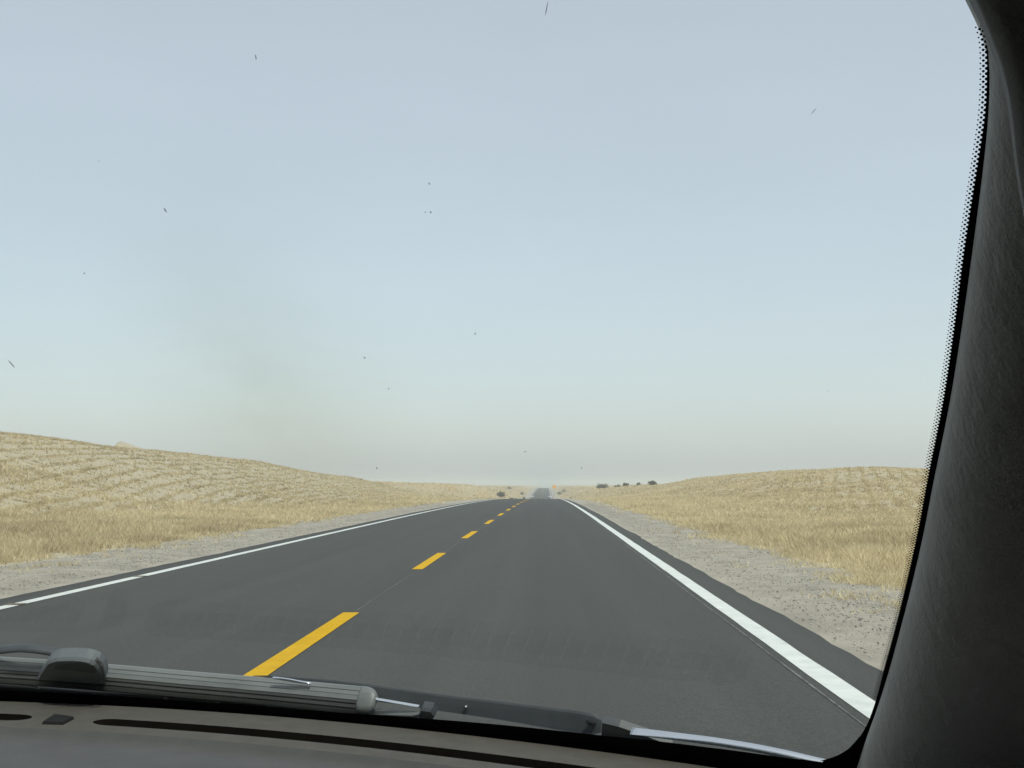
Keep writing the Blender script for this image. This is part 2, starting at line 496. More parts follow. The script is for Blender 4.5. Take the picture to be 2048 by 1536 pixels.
# gravel shoulders
for side, nm in ((-1, 'shoulder_left'), (1, 'shoulder_right')):
    if side < 0:
        xa = xl + 0.02; xb = -9.15 + 1.0 * (vn1(yr / 7, yr * 0 + 2) - 0.5) + 0.5 * (vn2(yr / 1.6, yr * 0 + 4) - 0.5)
    else:
        xa = xr - 0.02; xb = 4.75 + 0.5 * (vn1(yr / 7, yr * 0 + 9) - 0.5) + 0.3 * (vn2(yr / 1.6, yr * 0 + 6) - 0.5)
    nx = 12
    V = []
    for k in range(nx):
        u = k / (nx - 1)
        x = xa + (xb - xa) * u
        z0 = road_z(yr) + crown(x)
        z1 = terrain(x, yr)
        z = z0 * (1 - sstep(0, 0.7, u)) + (np.maximum(z1, z0 - 0.3) + 0.012) * sstep(0, 0.7, u) - 0.02 * (1 - sstep(0, 0.7, u)) + 0.03 * (vn3(x * 3, yr * 2.1) - 0.5)
        if k == nx - 1: z = z1 - 0.02
        V.append(np.stack([x, yr, z], -1))
    mesh_obj(nm, np.concatenate(V), grid_faces(nx, len(yr)), 'gravel', smooth=True, kind='structure',
             label='grey gravel shoulder along the %s edge of the road' % ('left' if side < 0 else 'right'))

# loose stones on the shoulders
def stones(n, side):
    y = 4 + (rng.random(n) ** 1.4) * 80
    u = rng.random(n)
    x = np.where(side < 0, -6.75 - 2.4 * u ** 0.85, 2.55 + 2.05 * u ** 0.85)
    r = 0.005 + 0.013 * rng.random(n) ** 4
    z0, z1 = road_z(y) + crown(x), terrain(x, y)
    q = sstep(0, 0.7, u)
    z = z0 * (1 - q) + (np.maximum(z1, z0 - 0.3) + 0.012) * q + r * 0.25
    o = np.array([(1, 0, 0), (0, 1, 0), (-1, 0, 0), (0, -1, 0), (0, 0, 0.8), (0, 0, -0.8)], float)
    V = o[None] * (r[:, None, None] * (0.6 + 0.8 * rng.random((n, 6, 1))))
    a = rng.random(n) * 6.28
    ca, sa = np.cos(a), np.sin(a)
    X = V[..., 0] * ca[:, None] - V[..., 1] * sa[:, None] + x[:, None]
    Y = V[..., 0] * sa[:, None] + V[..., 1] * ca[:, None] + y[:, None]
    Z = V[..., 2] + z[:, None]
    f = np.array([(0, 1, 4), (1, 2, 4), (2, 3, 4), (3, 0, 4), (1, 0, 5), (2, 1, 5), (3, 2, 5), (0, 3, 5)])
    F = (f[None] + 6 * np.arange(n)[:, None, None]).reshape(-1, 3)
    mesh_obj('loose_stones', np.stack([X, Y, Z], -1).reshape(-1, 3), F, 'stone', kind='stuff', cat='gravel',
             label='loose stones scattered on the %s gravel shoulder' % ('left' if side < 0 else 'right'))
stones(26000, -1)
stones(26000, 1)

# ------------------------------------------------------------------ dry straw: checkerboard rows and roadside grass
def make_blades(name, x, y, h, w, lean, nb, label, tint0, spread=0.045):
    n = len(x)
    z = terrain(x, y)
    X = np.repeat(x, nb) + rng.normal(0, 1, n * nb) * np.repeat(np.minimum(w * 1.6, spread), nb)
    Y = np.repeat(y, nb) + rng.normal(0, 1, n * nb) * np.repeat(np.minimum(w * 1.6, spread), nb)
    Z = np.repeat(z, nb) - 0.02
    H = np.repeat(h, nb) * (0.55 + 0.6 * rng.random(n * nb))
    a = rng.random(n * nb) * 6.283
    ww = np.repeat(w, nb) * (0.5 + 0.9 * rng.random(n * nb))
    l = np.repeat(lean, nb) * H * (0.3 + rng.random(n * nb))
    b = rng.random(n * nb) * 6.283
    V = np.empty((n * nb, 3, 3))
    V[:, 0] = np.stack([X - np.cos(a) * ww / 2, Y - np.sin(a) * ww / 2, Z], -1)
    V[:, 1] = np.stack([X + np.cos(a) * ww / 2, Y + np.sin(a) * ww / 2, Z], -1)
    V[:, 2] = np.stack([X + np.cos(b) * l, Y + np.sin(b) * l, Z + H], -1)
    t = np.clip(np.repeat(tint0, nb) + rng.normal(0, 0.22, n * nb), 0, 1)
    mesh_obj(name, V.reshape(-1, 3), np.arange(n * nb * 3).reshape(-1, 3), 'straw',
             attr={'tint': np.repeat(t, 3)}, kind='stuff', label=label, cat='grass')

def scatter(side, n):
    """candidate points thinned by a density map made of the one-metre straw grid and the roadside band"""
    y = 10 * (285 / 10) ** rng.random(n)            # equal numbers per octave of distance
    u = rng.random(n)
    if side < 0:
        x = -7.3 - u * (np.minimum(0.58 * y + 6, 66) - 7.3)
    else:
        x = 3.1 + u * (np.minimum(0.42 * y + 5, 52) - 3.1)
    keep = (x < -7.3) | (x > 3.1)
    x, y = x[keep], y[keep]
    n = len(x)
    d = np.abs(x - XC)
    ang = R(-7) if side < 0 else R(16)
    wx = x + 1.6 * (vn1(x / 24, y / 24) - 0.5) + 0.07 * (vn2(x / 1.1, y / 1.1) - 0.5)
    wy = y + 1.6 * (vn2(x / 24 + 40, y / 24) - 0.5) + 0.07 * (vn3(x / 1.1, y / 1.1) - 0.5)
    if side < 0:                                    # rows swing round the dune
        ga = wx + 0.06 * wy - 0.18 * 32 * np.exp(-(wy - 40) / 32)
        gb = wy - 0.22 * wx
    else:
        ga = wx * math.cos(ang) - wy * math.sin(ang)
        gb = wx * math.sin(ang) + wy * math.cos(ang)
    cell = 1.45 if side < 0 else 1.2
    da = np.abs((ga / cell) % 1 - 0.5) * cell
    db = np.abs((gb / cell) % 1 - 0.5) * cell
    line = np.maximum(np.exp(-(da / 0.17) ** 2), 0.85 * np.exp(-(db / 0.10) ** 2))
    line = line * (0.45 + 0.55 * sstep(0.2, 0.4, vn3(x / 1.3 + 31, y / 1.3)))
    e0 = 6.9 if side < 0 else 6.45
    edge = e0 + (0.8 if side < 0 else 0.5) * (vn1(y / 4 + side, y * 0 + 3) - 0.5) + 0.5 * (vn2(x / 0.9, y / 0.9) - 0.5)
    far = sstep(70, 170, y)
    if side < 0:
        band = 1 - sstep(13.5, 18.0, d + 4.0 * (vn3(x / 5, y / 6) - 0.5) + 0.06 * (y - 40))
        patch = sstep(0.62, 0.85, vn4(x / 9 + 5, y / 14)) * 0.5
        patch = np.maximum(patch, sstep(85, 140, y) * 0.6)
        patch = np.maximum(patch, sstep(34, 39, d) * 0.6 * sstep(0.3, 0.5, vn2(x / 7, y / 9)))
    else:
        band = 1 - sstep(12.5, 19.0, d + 6.0 * (vn3(x / 6, y / 8) - 0.5))
        patch = sstep(0.30, 0.55, vn4(x / 8 + 15, y / 15)) * 0.9
        patch = np.maximum(patch, sstep(110, 190, y) * 0.6)
    clump = 0.05 + 0.95 * sstep(0.43, 0.66, 0.5 * vn1(x / 0.5, y / 0.5) + 0.5 * vn2(x / 1.9, y / 1.9))
    p = np.maximum(line * (0.95 - 0.25 * patch), np.maximum(band * 0.6, patch * (0.6 if side < 0 else 0.85)) * clump)
    p = p * (1 - 0.2 * far)
    # bare the sharp dune behind the ridge
    p = p * (1 - 0.95 * np.exp(-((x + 70) / 9.0) ** 4 - ((y - 178) / 22.0) ** 4))
    inside = sstep(edge - 0.25, edge + 0.5, d)
    p = p * inside + (1 - inside) * 0.10 * sstep(e0 - 1.6, e0, d) * sstep(0.55, 0.75, vn1(x / 0.7 + 3, y / 0.7))
    k = rng.random(n) < p
    x, y, d, band, line = x[k], y[k], d[k], band[k], line[k]
    h = (0.155 + 0.03 * band) * (0.7 + 0.6 * vn2(x / 1.3, y / 1.3)) * (0.8 + 0.5 * rng.random(len(x)))
    h = h * (0.55 + 0.45 * sstep(0, 1.2, d - e0))
    w = np.clip(0.0009 * y, 0.014, 0.11) * (0.8 + 0.5 * rng.random(len(x)))
    tint = 0.42 - 0.24 * line * (1 - band) + 0.45 * vn3(x / 1.4 + 9, y / 1.4) + 0.25 * (vn1(x / 15, y / 15) - 0.5) + 0.10 * sstep(60, 180, y) + (0.05 if side > 0 else 0)  # row tufts tinted darker: the rows' shade is put into the straw colour
    return x, y, h, w, np.full(len(x), 0.9), tint
a = scatter(-1, 420000)
make_blades('straw_grass', a[0], a[1], a[2], a[3], a[4], 5, 'dry straw rows and roadside grass on the left dune', a[5])
a = scatter(1, 400000)
make_blades('straw_grass', a[0], a[1], a[2], a[3], a[4], 5, 'dry straw grass covering the right dune', a[5])
# sparse, coarser tufts on the knolls beyond the crest
n = 42000
y = 200 + 520 * rng.random(n) ** 1.5
x = XC + (rng.random(n) * 2 - 1) * (16 + y * 0.22)
d = np.abs(x - XC)
k = (d > 7.2) & (vn4(x / 9 + 2, y / 14) > 0.32)
x, y = x[k], y[k]
make_blades('far_straw', x, y, 0.22 + 0.2 * rng.random(len(x)), np.clip(y * 0.0011, 0.1, 0.5), np.full(len(x), 0.5), 3,
            'dry straw tufts on the far knolls beyond the crest', 0.35 + 0.45 * vn3(x / 6, y / 9), 0.5)

# ------------------------------------------------------------------ shrubs
def shrub(px, base_y, dist, wid, hgt, label, seed, dense=1.0):
    r = np.random.default_rng(seed)
    x = (px - 1092) / FPX * dist
    y = float(dist)
    z = float(terrain(x, y)) - 0.08
    t = empty('shrub', (x, y, z), label, 'shrub', 'dark shrubs on the far knolls')
    nb = 9
    parts, tips = [], []
    for i in range(nb):
        a = r.random() * 6.28
        l = wid * 0.42 * (0.4 + 0.6 * r.random())
        top = hgt * (0.55 + 0.42 * r.random())
        p0 = Vector((x + 0.1 * math.cos(a), y + 0.1 * math.sin(a), z))
        p2 = Vector((x + l * math.cos(a), y + 0.7 * l * math.sin(a), z + top))
        p1 = p0.lerp(p2, 0.5) + Vector((0, 0, 0.1 * hgt))
        parts.append(tube([p0, p1, p2], [0.045, 0.03, 0.012], 5))
        tips += [p2, p1, p0.lerp(p2, 0.75)]
    V, F = join(parts)
    mesh_obj('stems', V, F, 'twig', t)
    n = int(520 * dense)
    c = np.array([tuple(q) for q in tips])[r.integers(0, len(tips), n)]
    c = c + r.normal(0, 1, (n, 3)) * np.array([wid * 0.11, wid * 0.10, hgt * 0.13])
    rr = np.hypot(c[:, 0] - x, c[:, 1] - y) / (wid * 0.55)
    c[:, 2] = np.minimum(c[:, 2], z + hgt * np.clip(1.1 - 0.75 * rr ** 2 + 0.2 * r.normal(0, 1, n), 0.12, 1.2))
    c[:, 2] = np.maximum(c[:, 2], z + 0.05 + 0.1 * r.random(n))
    s = 0.10 + 0.16 * r.random(n)
    a1, a2 = r.normal(0, 1, (n, 3)), r.normal(0, 1, (n, 3))
    a1 /= np.linalg.norm(a1, axis=1)[:, None]; a2 /= np.linalg.norm(a2, axis=1)[:, None]
    V = np.stack([c - a1 * s[:, None], c + a1 * s[:, None], c + a2 * s[:, None] * 1.6], 1)
    tint = np.repeat(np.clip(0.3 + 0.5 * r.random(n), 0, 1), 3)
    mesh_obj('foliage', V.reshape(-1, 3), np.arange(3 * n).reshape(-1, 3), 'leaf', t, attr={'tint': tint})
for i, (px, by, dist, w, h, lab, dn) in enumerate([
    (1001, 978, 300, 2.9, 2.0, 'dark bushy shrub standing alone on the left knoll beyond the crest', 1.3),
    (1204, 977, 300, 4.6, 2.0, 'widest dark shrub on the right skyline beyond the crest', 1.7),
    (1233, 978, 300, 2.9, 1.9, 'rounded dark shrub just right of the widest skyline shrub', 1.2),
    (1250, 982, 270, 1.7, 1.3, 'small grey green shrub low beside the rounded skyline shrub', 0.7),
    (1302, 982, 250, 2.5, 1.3, 'broad dark shrub at the foot of the right dune', 1.0),
    (1276, 981, 260, 1.0, 0.7, 'tiny dark shrub left of the broad one at the dune foot', 0.4),
    (1369, 968, 330, 2.9, 1.6, 'dark shrub on the skyline where the right dune starts to rise', 0.9),
    (1322, 972, 360, 2.0, 1.2, 'thin pale shrub on the hazy hummock right of centre', 0.5),
    (1143, 990, 250, 0.9, 0.8, 'single small shrub near the right shoulder at the crest', 0.4),
    (1118, 975, 480, 2.2, 1.6, 'hazy shrub close behind the orange diamond sign', 0.6),
    (1127, 974, 500, 2.4, 1.6, 'hazy shrub second to the right of the orange sign', 0.6),
    (1032, 989, 260, 2.0, 0.8, 'low spreading shrub left of the road behind the crest', 0.7),
    (1022, 989, 250, 1.4, 0.7, 'low ragged shrub beside the spreading one left of the road', 0.5),
    (1048, 990, 330, 0.9, 1.4, 'narrow upright shrub at the left road edge in the dip', 0.5),
    (1044, 975, 480, 2.2, 1.5, 'faint hazy shrub above the left road edge', 0.5),
    (1019, 972, 500, 2.4, 1.3, 'faint flat shrub on the hazy left horizon near the lone bush', 0.5),
    (936, 971, 420, 3.2, 1.0, 'long faint shrub on the left horizon above the striped knoll', 0.6),
    (751, 967, 430, 2.2, 1.0, 'faint dark shrub at the end of the left dune slope', 0.6),
    (838, 970, 520, 1.8, 1.3, 'isolated faint shrub midway along the hazy left horizon', 0.4)]):
    shrub(px, by, dist, w * 0.9, h * 0.85, lab, 100 + i, dn * 0.85)

# ------------------------------------------------------------------ sign and marker stone
sx, sy = 3.25, 435.0
sz = float(terrain(sx, sy))
t = empty('warning_sign', (sx, sy, sz), 'orange diamond warning sign on the right shoulder far ahead', 'sign')
zc = EYE + (969 - 973.5) / FPX * sy
q = 0.88
V = [(sx - q, sy, zc), (sx, sy, zc - q), (sx + q, sy, zc), (sx, sy, zc + q)]
V = V + [(a, b + 0.03, c) for a, b, c in V]
F = [(0, 1, 2, 3), (7, 6, 5, 4)] + [(k, k + 4, (k + 1) % 4 + 4, (k + 1) % 4) for k in range(4)]
mesh_obj('panel', V, F, 'orange_sign', t)
V, F = tube([(sx, sy + 0.1, sz - 0.1), (sx, sy + 0.1, zc + 0.5)], [0.05, 0.05], 8)
mesh_obj('post', V, F, 'galvanised', t)
mx_, my_ = -7.4, 440.0
mz = float(terrain(mx_, my_))
t = empty('marker_stone', (mx_, my_, mz), 'small white marker stone on the left shoulder in the dip', 'marker')
V, F = box((mx_, my_, mz + 0.3), (0.45, 0.16, 0.75))
V2, F2 = [], []
pr = [(-0.225, 0), (0.225, 0), (0.225, 0.55), (0.16, 0.70), (0.06, 0.76), (-0.06, 0.76), (-0.16, 0.70), (-0.225, 0.55)]
V2 = [(mx_ + a, my_ - 0.08, mz - 0.1 + b) for a, b in pr] + [(mx_ + a, my_ + 0.08, mz - 0.1 + b) for a, b in pr]
F2 = [tuple(range(8)), tuple(range(15, 7, -1))] + [(k, k + 8, (k + 1) % 8 + 8, (k + 1) % 8) for k in range(8)]
mesh_obj('stone_slab', V2, F2, 'white_paint', t)
# ------------------------------------------------------------------ the car seen from the passenger seat
CS, DZ = 0.65, -0.182            # cabin scale and dashboard height below the eye
RAKE = 1.15                      # metres the glass comes back per metre of height
def base_y(x):
    u = x / CS
    return CS * (1.212 - 0.49 * u - 0.27 * u * u)
def glass_y(x, z):               # eye-relative: forward position of the inner face of the glass
    return base_y(x) - (z - DZ) * RAKE + 0.10 * (z - DZ) * (0.40 - (z - DZ))
def ray(px, py):
    return cF + cR * ((px - 1024) / FPX) + cU * ((768 - py) / FPX)
def on_glass(px, py, off=0.0):
    """the point of the glass (pushed off metres along its normal) that stands behind photo pixel px, py"""
    d = ray(px, py)
    lo, hi = 0.05, 3.0
    for _ in range(60):
        t = (lo + hi) / 2
        p = d * t
        if p.y - glass_y(p.x, p.z) - off * 1.52 < 0: lo = t
        else: hi = t
    p = d * lo
    return Vector((p.x, p.y, p.z + EYE))
def on_level(px, py, z=DZ):
    d = ray(px, py)
    t = z / d.z
    return Vector((d.x * t, d.y * t, z + EYE))
def g_point(x, z, off=0.0):
    return Vector((x, glass_y(x, z), z + EYE)) + g_normal(x, z) * off
def g_normal(x, z):
    e = 1e-3
    a = Vector((2 * e, glass_y(x + e, z) - glass_y(x - e, z), 0))
    b = Vector((0, glass_y(x, z + e) - glass_y(x, z - e), 2 * e))
    n = a.cross(b); n.normalize()
    return -n if n.y < 0 else n
def normal_at(p):
    return g_normal(p.x, p.z - EYE)
def resample(P, n):
    P = [Vector(p) for p in P]
    s = np.concatenate([[0], np.cumsum([(P[i + 1] - P[i]).length for i in range(len(P) - 1)])])
    f = [pchip(s, [p[k] for p in P]) for k in range(3)]
    q = np.linspace(0, s[-1], n)
    return [Vector((float(f[0](t)), float(f[1](t)), float(f[2](t)))) for t in q]
CAR_X = -0.907 * CS              # middle of the car
car = empty('car', (CAR_X, -0.6, 0), 'car whose dashboard, windscreen, wipers and right pillar frame the road view', 'car')

# outline of the clear glass on the right side: trim edge read along the pillar
trim_px = [(1480, -560), (1600, -430), (1700, -330), (1790, -230), (1870, -140), (1925, -65), (1956, 0), (1977, 49), (1985, 117), (1982, 221), (1973, 312), (1962, 400), (1948, 504), (1926, 660), (1903, 800), (1873, 946),
           (1848, 1073), (1824, 1175), (1801, 1263), (1781, 1336), (1756, 1414), (1736, 1469), (1715, 1534), (1690, 1600)]
trim = [on_glass(*q) for q in trim_px]
side_z = [p.z - EYE for p in trim][::-1]
side_x = pchip(side_z, [p.x for p in trim][::-1])
Z_TOP = trim[0].z - EYE
Z_BOT = -0.235
# windshield: a bent, laminated pane 5 mm thick
nu, nv = 60, 24
top, bot = [], []
Vg = []
for layer in (0, 1):
    for j in range(nv):
        z = Z_BOT + (Z_TOP + 0.02 - Z_BOT) * j / (nv - 1)
        xr_ = float(side_x(z)) + 0.03
        xl_ = 2 * CAR_X - xr_
        for i in range(nu):
            x = xl_ + (xr_ - xl_) * i / (nu - 1)
            Vg.append(g_point(x, z, 0.005 * layer))
F1 = grid_faces(nv, nu)
F2 = (F1 + nu * nv)[:, ::-1]
Fg = [tuple(f) for f in F1.tolist()] + [tuple(f) for f in F2.tolist()]
ring = [i for i in range(nu)] + [j * nu + nu - 1 for j in range(1, nv)] + [(nv - 1) * nu + i for i in range(nu - 2, -1, -1)] + [j * nu for j in range(nv - 2, 0, -1)]
for k in range(len(ring)):
    a, b = ring[k], ring[(k + 1) % len(ring)]
    Fg.append((a, b, b + nu * nv, a + nu * nv))
windshield = mesh_obj('windshield', Vg, Fg, 'windshield_glass', car, smooth=True)
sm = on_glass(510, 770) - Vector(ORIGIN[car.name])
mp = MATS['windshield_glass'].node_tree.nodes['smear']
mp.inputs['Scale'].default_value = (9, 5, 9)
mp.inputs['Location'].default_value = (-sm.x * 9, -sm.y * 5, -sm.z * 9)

# black ceramic border: side band with rounded corner, bottom band; and its fading dots
black_px = [(1918, -65), (1946, 0), (1962, 40), (1972, 80), (1974, 140), (1970, 230), (1958, 312), (1944, 400), (1928, 504), (1908, 660), (1887, 800), (1858, 946),
            (1834, 1073), (1811, 1175), (1789, 1263), (1769, 1336), (1752, 1400), (1738, 1440), (1722, 1470), (1700, 1495), (1672, 1512), (1640, 1522)]
low_px = [(1560, 1511), (1480, 1500), (1400, 1490), (1300, 1478), (1200, 1468), (1000, 1447), (800, 1431), (600, 1417), (350, 1398), (180, 1387), (0, 1378), (-200, 1370), (-500, 1362), (-900, 1362), (-1500, 1385), (-2100, 1440)]
inner = resample([on_glass(*q, -0.0012) for q in black_px + low_px], 150)
outer = []
for p in inner:
    z = max(Z_BOT + 0.004, min(Z_TOP, p.z - EYE))
    outer.append(p)
side_in = resample([on_glass(*q, -0.0012) for q in black_px[:22]], 96)
V, F = [], []
for p in side_in:
    z = p.z - EYE
    xe = float(side_x(z)) + 0.028
    xe = max(xe, p.x + 0.02)
    V += [p, g_point(p.x * 0.5 + xe * 0.5, z, -0.0012), g_point(xe, z, -0.0012)]
F = [(3 * i + k, 3 * i + 3 + k, 3 * i + 4 + k, 3 * i + 1 + k) for i in range(len(side_in) - 1) for k in (0, 1)]
mesh_obj('frit_band', V, F, 'frit_black', windshield)
zc_ = side_in[-1].z - EYE
V = [g_point(x, z, -0.0010) for z in (zc_, (zc_ + Z_BOT) / 2, Z_BOT) for x in np.linspace(side_in[-1].x - 0.01, float(side_x(zc_)) + 0.03, 8)]
mesh_obj('frit_band', V, [tuple(f) for f in grid_faces(3, 8).tolist()], 'frit_black', windshield)
low_in = resample([on_glass(*q, -0.0012) for q in black_px[18:] + low_px], 170)
V, F = [], []
for p in low_in:
    xe = max(p.x, p.x + 0.02 * max(0, (p.x - 0.1) / 0.15))
    for k in range(4):
        z = (p.z - EYE) * (1 - k / 3) + (Z_BOT + 0.002) * k / 3
        x = p.x + (xe + (0.03 if p.x > 0.2 else 0) - p.x) * k / 3
        V.append(g_point(x, z, -0.0014))
F = [(4 * i + k, 4 * i + 4 + k, 4 * i + 5 + k, 4 * i + 1 + k) for i in range(len(low_in) - 1) for k in range(3)]
mesh_obj('frit_band', V, F, 'frit_black', windshield)
V, F = [], []
dot_path = resample([on_glass(*q, -0.0013) for q in black_px[2:17]], 400)
L_dot = sum((dot_path[i + 1] - dot_path[i]).length for i in range(399))
pitch = 0.00185
nrow = int(L_dot / pitch)
dot_path = resample([on_glass(*q, -0.0013) for q in black_px[2:17]], nrow)
for i in range(1, nrow - 1):
    p = dot_path[i]
    t = (dot_path[i + 1] - dot_path[i - 1]).normalized()
    n = normal_at(p)
    s = t.cross(n).normalized()
    if s.x > 0: s = -s
    for (a, b, r) in ((0.0, 0.0001, 0.00060), (0.5, 0.0011, 0.00048), (0.0, 0.0020, 0.00030)):
        c = p + s * b + t * (a * pitch)
        k0 = len(V)
        for k in range(8):
            q = 2 * math.pi * k / 8
            V.append(c + s * (r * math.cos(q)) + t * (r * math.sin(q)))
        F.append(tuple(range(k0, k0 + 8)))
mesh_obj('frit_dots', V, F, 'frit_black', windshield, kind='stuff')

# insect marks and chips stuck on the outside of the glass
marks = [(861, 425, 6, 4, 0), (729, 716, 5, 4, 0.6), (777, 778, 3, 3, 0), (330, 421, 4, 11, 0.35), (858, 368, 2, 7, 0.5), (950, 668, 4, 4, 0.3),
         (168, 547, 4, 3, 0), (23, 729, 3, 24, 0.35), (1093, 17, 3, 32, -0.22), (1050, 904, 3, 3, 0), (1163, 937, 3, 3, 0), (1627, 223, 2, 18, -0.55),
         (197, 323, 2, 2, 0), (1655, 783, 2, 3, 0), (753, 937, 3, 4, 0.5), (511, 115, 2, 12, 0), (850, 425, 4, 2, 0)]
for (px, py, w, h, rot) in marks:
    c = on_glass(px, py, 0.0058)
    n = normal_at(c)
    a = Vector((1, 0, 0)); a = (a - n * a.dot(n)).normalized(); b = n.cross(a)
    if b.z < 0: b = -b
    sc_ = c.y / FPX / 2 * 0.72
    rr = random.Random(px)
    V, F = [], []
    for ringk, (q, hgt) in enumerate(((1.0, 0.0), (0.62, 0.0007))):
        for k in range(10):
            th = 2 * math.pi * k / 10
            u, v = math.cos(th) * w * q, math.sin(th) * h * q * 1.25
            u, v = u * math.cos(rot) - v * math.sin(rot), u * math.sin(rot) + v * math.cos(rot)
            j = 0.7 + 0.5 * rr.random()
            V.append(c + a * (u * sc_ * j) + b * (v * sc_ * j * 1.2) + n * hgt)
    F = [(k, (k + 1) % 10, 10 + (k + 1) % 10, 10 + k) for k in range(10)] + [tuple(range(10, 20)), tuple(range(9, -1, -1))]
    mesh_obj('insect_mark', V, F, 'insect_mark', windshield)

# right pillar cover: lofted from the glass edge back into the cabin and round towards the door
edge = resample([p + normal_at(p) * -0.004 for p in trim], 70)
prof = [(0.004, -0.012, 0.0), (0.0002, -0.002, 0.0), (-0.001, 0.003, 0.0), (-0.0015, 0.010, 0.0), (-0.0005, 0.020, 0.0), (0.003, 0.031, 0.0), (0.009, 0.041, 0.0), (0.018, 0.049, 0), (0.030, 0.055, 0.0), (0.050, 0.060, 0.0), (0.09, 0.064, 0.0), (0.16, 0.066, 0)]
V = []
for i, p in enumerate(edge):
    u = i / (len(edge) - 1)
    wide = 0.85 + 0.30 * u
    for (a, b, c) in prof:
        V.append(p + Vector((a * wide, -b * wide, c)))
PIL = list(V)
mesh_obj('pillar_cover', V, [tuple(f) for f in grid_faces(len(edge), len(prof)).tolist()], 'pillar_plastic', car, smooth=True)

# headliner edge turning the upper corner in front of the pillar
hl_px = [(1900, -140), (1932, -50), (1956, 0), (1972, 37), (1988, 78), (2003, 120), (2015, 165), (2024, 215), (2031, 275), (2040, 350), (2055, 440)]
he = []
for k, q in enumerate(hl_px):
    g = on_glass(*q)
    g = Vector((0, 0, EYE)) + (g - Vector((0, 0, EYE))) * (0.90 - 0.02 * k / len(hl_px))
    he.append(g)
he = resample(he, 30)
V = []
for p in he:
    for (a, b, c) in ((0.012, -0.03, 0.008), (0.003, -0.008, 0.002), (0.0, 0, 0), (0.002, 0.006, 0.0), (0.012, 0.02, 0.004), (0.03, 0.05, 0.012), (0.08, 0.09, 0.05), (0.20, 0.12, 0.16)):
        V.append(p + Vector((a, -b, c)))
mesh_obj('headliner_corner', V, [tuple(f) for f in grid_faces(len(he), 8).tolist()], 'lower_trim', car, smooth=True)

# roof lining, header, doors, floor and rear wall close the cabin
xr_top = float(side_x(Z_TOP)) + 0.03
xl_top = 2 * CAR_X - xr_top
V = []
for j, (y_, z_) in enumerate(((None, 0), (0.0, 0.035), (-0.4, 0.055), (-1.2, 0.06), (-2.2, 0.03))):
    for i in range(21):
        x = CAR_X + (0.43 - CAR_X) * (i - 10) / 10
        side = abs(i - 10) / 10
        zt = Z_TOP + EYE + z_ - 0.05 * side ** 4
        yy = glass_y(x, Z_TOP) + 0.02 if y_ is None else y_
        V.append(Vector((x, yy, zt)))
n0 = len(V)
V += [v + Vector((0, 0, 0.045)) for v in V]
f1 = grid_faces(5, 21)
F = [tuple(f) for f in f1.tolist()] + [tuple(f) for f in (f1 + n0)[:, ::-1].tolist()]
rg = list(range(21)) + [r * 21 + 20 for r in range(1, 5)] + list(range(4 * 21 + 19, 4 * 21 - 1, -1)) + [r * 21 for r in range(3, 0, -1)]
F += [(rg[k], rg[(k + 1) % len(rg)], rg[(k + 1) % len(rg)] + n0, rg[k] + n0) for k in range(len(rg))]
mesh_obj('roof', V, F, 'headliner', car)
ZR = Z_TOP + EYE + 0.03
for s, nm in ((1, 'door'), (-1, 'door')):
    xo = CAR_X + s * (0.40 - CAR_X)
    parts = []
    for (y0, y1, z0, z1) in ((-2.2, 0.62, 0.32, 1.10), (-2.2, -1.9, 1.10, ZR), (-0.75, -0.6, 1.10, 1.47), (0.12, 0.62, 1.10, ZR), (-1.9, 0.12, 1.47, ZR)):
        parts.append(box((xo, (y0 + y1) / 2, (z0 + z1) / 2), (0.05, y1 - y0 - 0.002, z1 - z0 - 0.002)))
    V, F = join(parts)
    dr = mesh_obj(nm, V, F, 'dark_trim', car)
    V, F = join([box((xo, -0.24, 1.285), (0.005, 0.72, 0.37)), box((xo, -1.325, 1.285), (0.005, 1.15, 0.37))])
    mesh_obj('side_window', V, F, 'tinted_glass', dr)
V, F = box((CAR_X, -0.75, 0.30), (1.9, 2.9, 0.05))
mesh_obj('floor_pan', V, F, 'black_plastic', car)
V, F = box((CAR_X, -2.2, 0.98), (1.9, 0.05, 1.32))
mesh_obj('rear_wall', V, F, 'dark_trim', car)
V, F = box((CAR_X, 0.70, 0.66), (1.86, 0.05, 0.70))
mesh_obj('bulkhead', V, F, 'black_plastic', car)

# dashboard top: lip, defroster slots, padded face
def lip_y(x):
    return base_y(x) - 0.002
def dash_z(o):                   # height over the distance o back from the lip
    return DZ + EYE + (0.0 if o < 0.098 else -0.006 * min(1, (o - 0.098) / 0.006) - 0.10 * max(0, o - 0.104) ** 1.5)
def dpt(x, o, dz=0.0):
    return Vector((x, lip_y(x) - o, dash_z(o) + dz))
def x_at(px, py):
    return on_level(px, py).x
SLOTS = [(x_at(192, 1440), x_at(1420, 1560)), (2 * CAR_X - x_at(1420, 1560), x_at(80, 1428))]
SO0, SO1 = 0.055, 0.077
SW, SM = (SO1 - SO0) / 2, (SO0 + SO1) / 2
ENDR = 0.016
def slot_half(x):
    for a, b in SLOTS:
        if a - 1e-9 <= x <= b + 1e-9:
            q = min(x - a, b - x)
            return SW * math.sqrt(max(0.0, 1 - (1 - q / ENDR) ** 2)) if q < ENDR else SW
    return SW
ends = np.concatenate([e + s_ * ENDR * np.linspace(0, 1, 9) ** 2 for (a, b) in SLOTS for e, s_ in ((a, 1), (b, -1))])
xd = np.unique(np.concatenate([np.linspace(2 * CAR_X - 0.36, 0.36, 110), ends]))
od = [-0.006, 0.0, 0.01, 0.03, SO0, SO1, 0.092, 0.0979, 0.101, 0.104, 0.12, 0.15, 0.19, 0.24, 0.30, 0.36, 0.40, 0.42, 0.425]
V = []
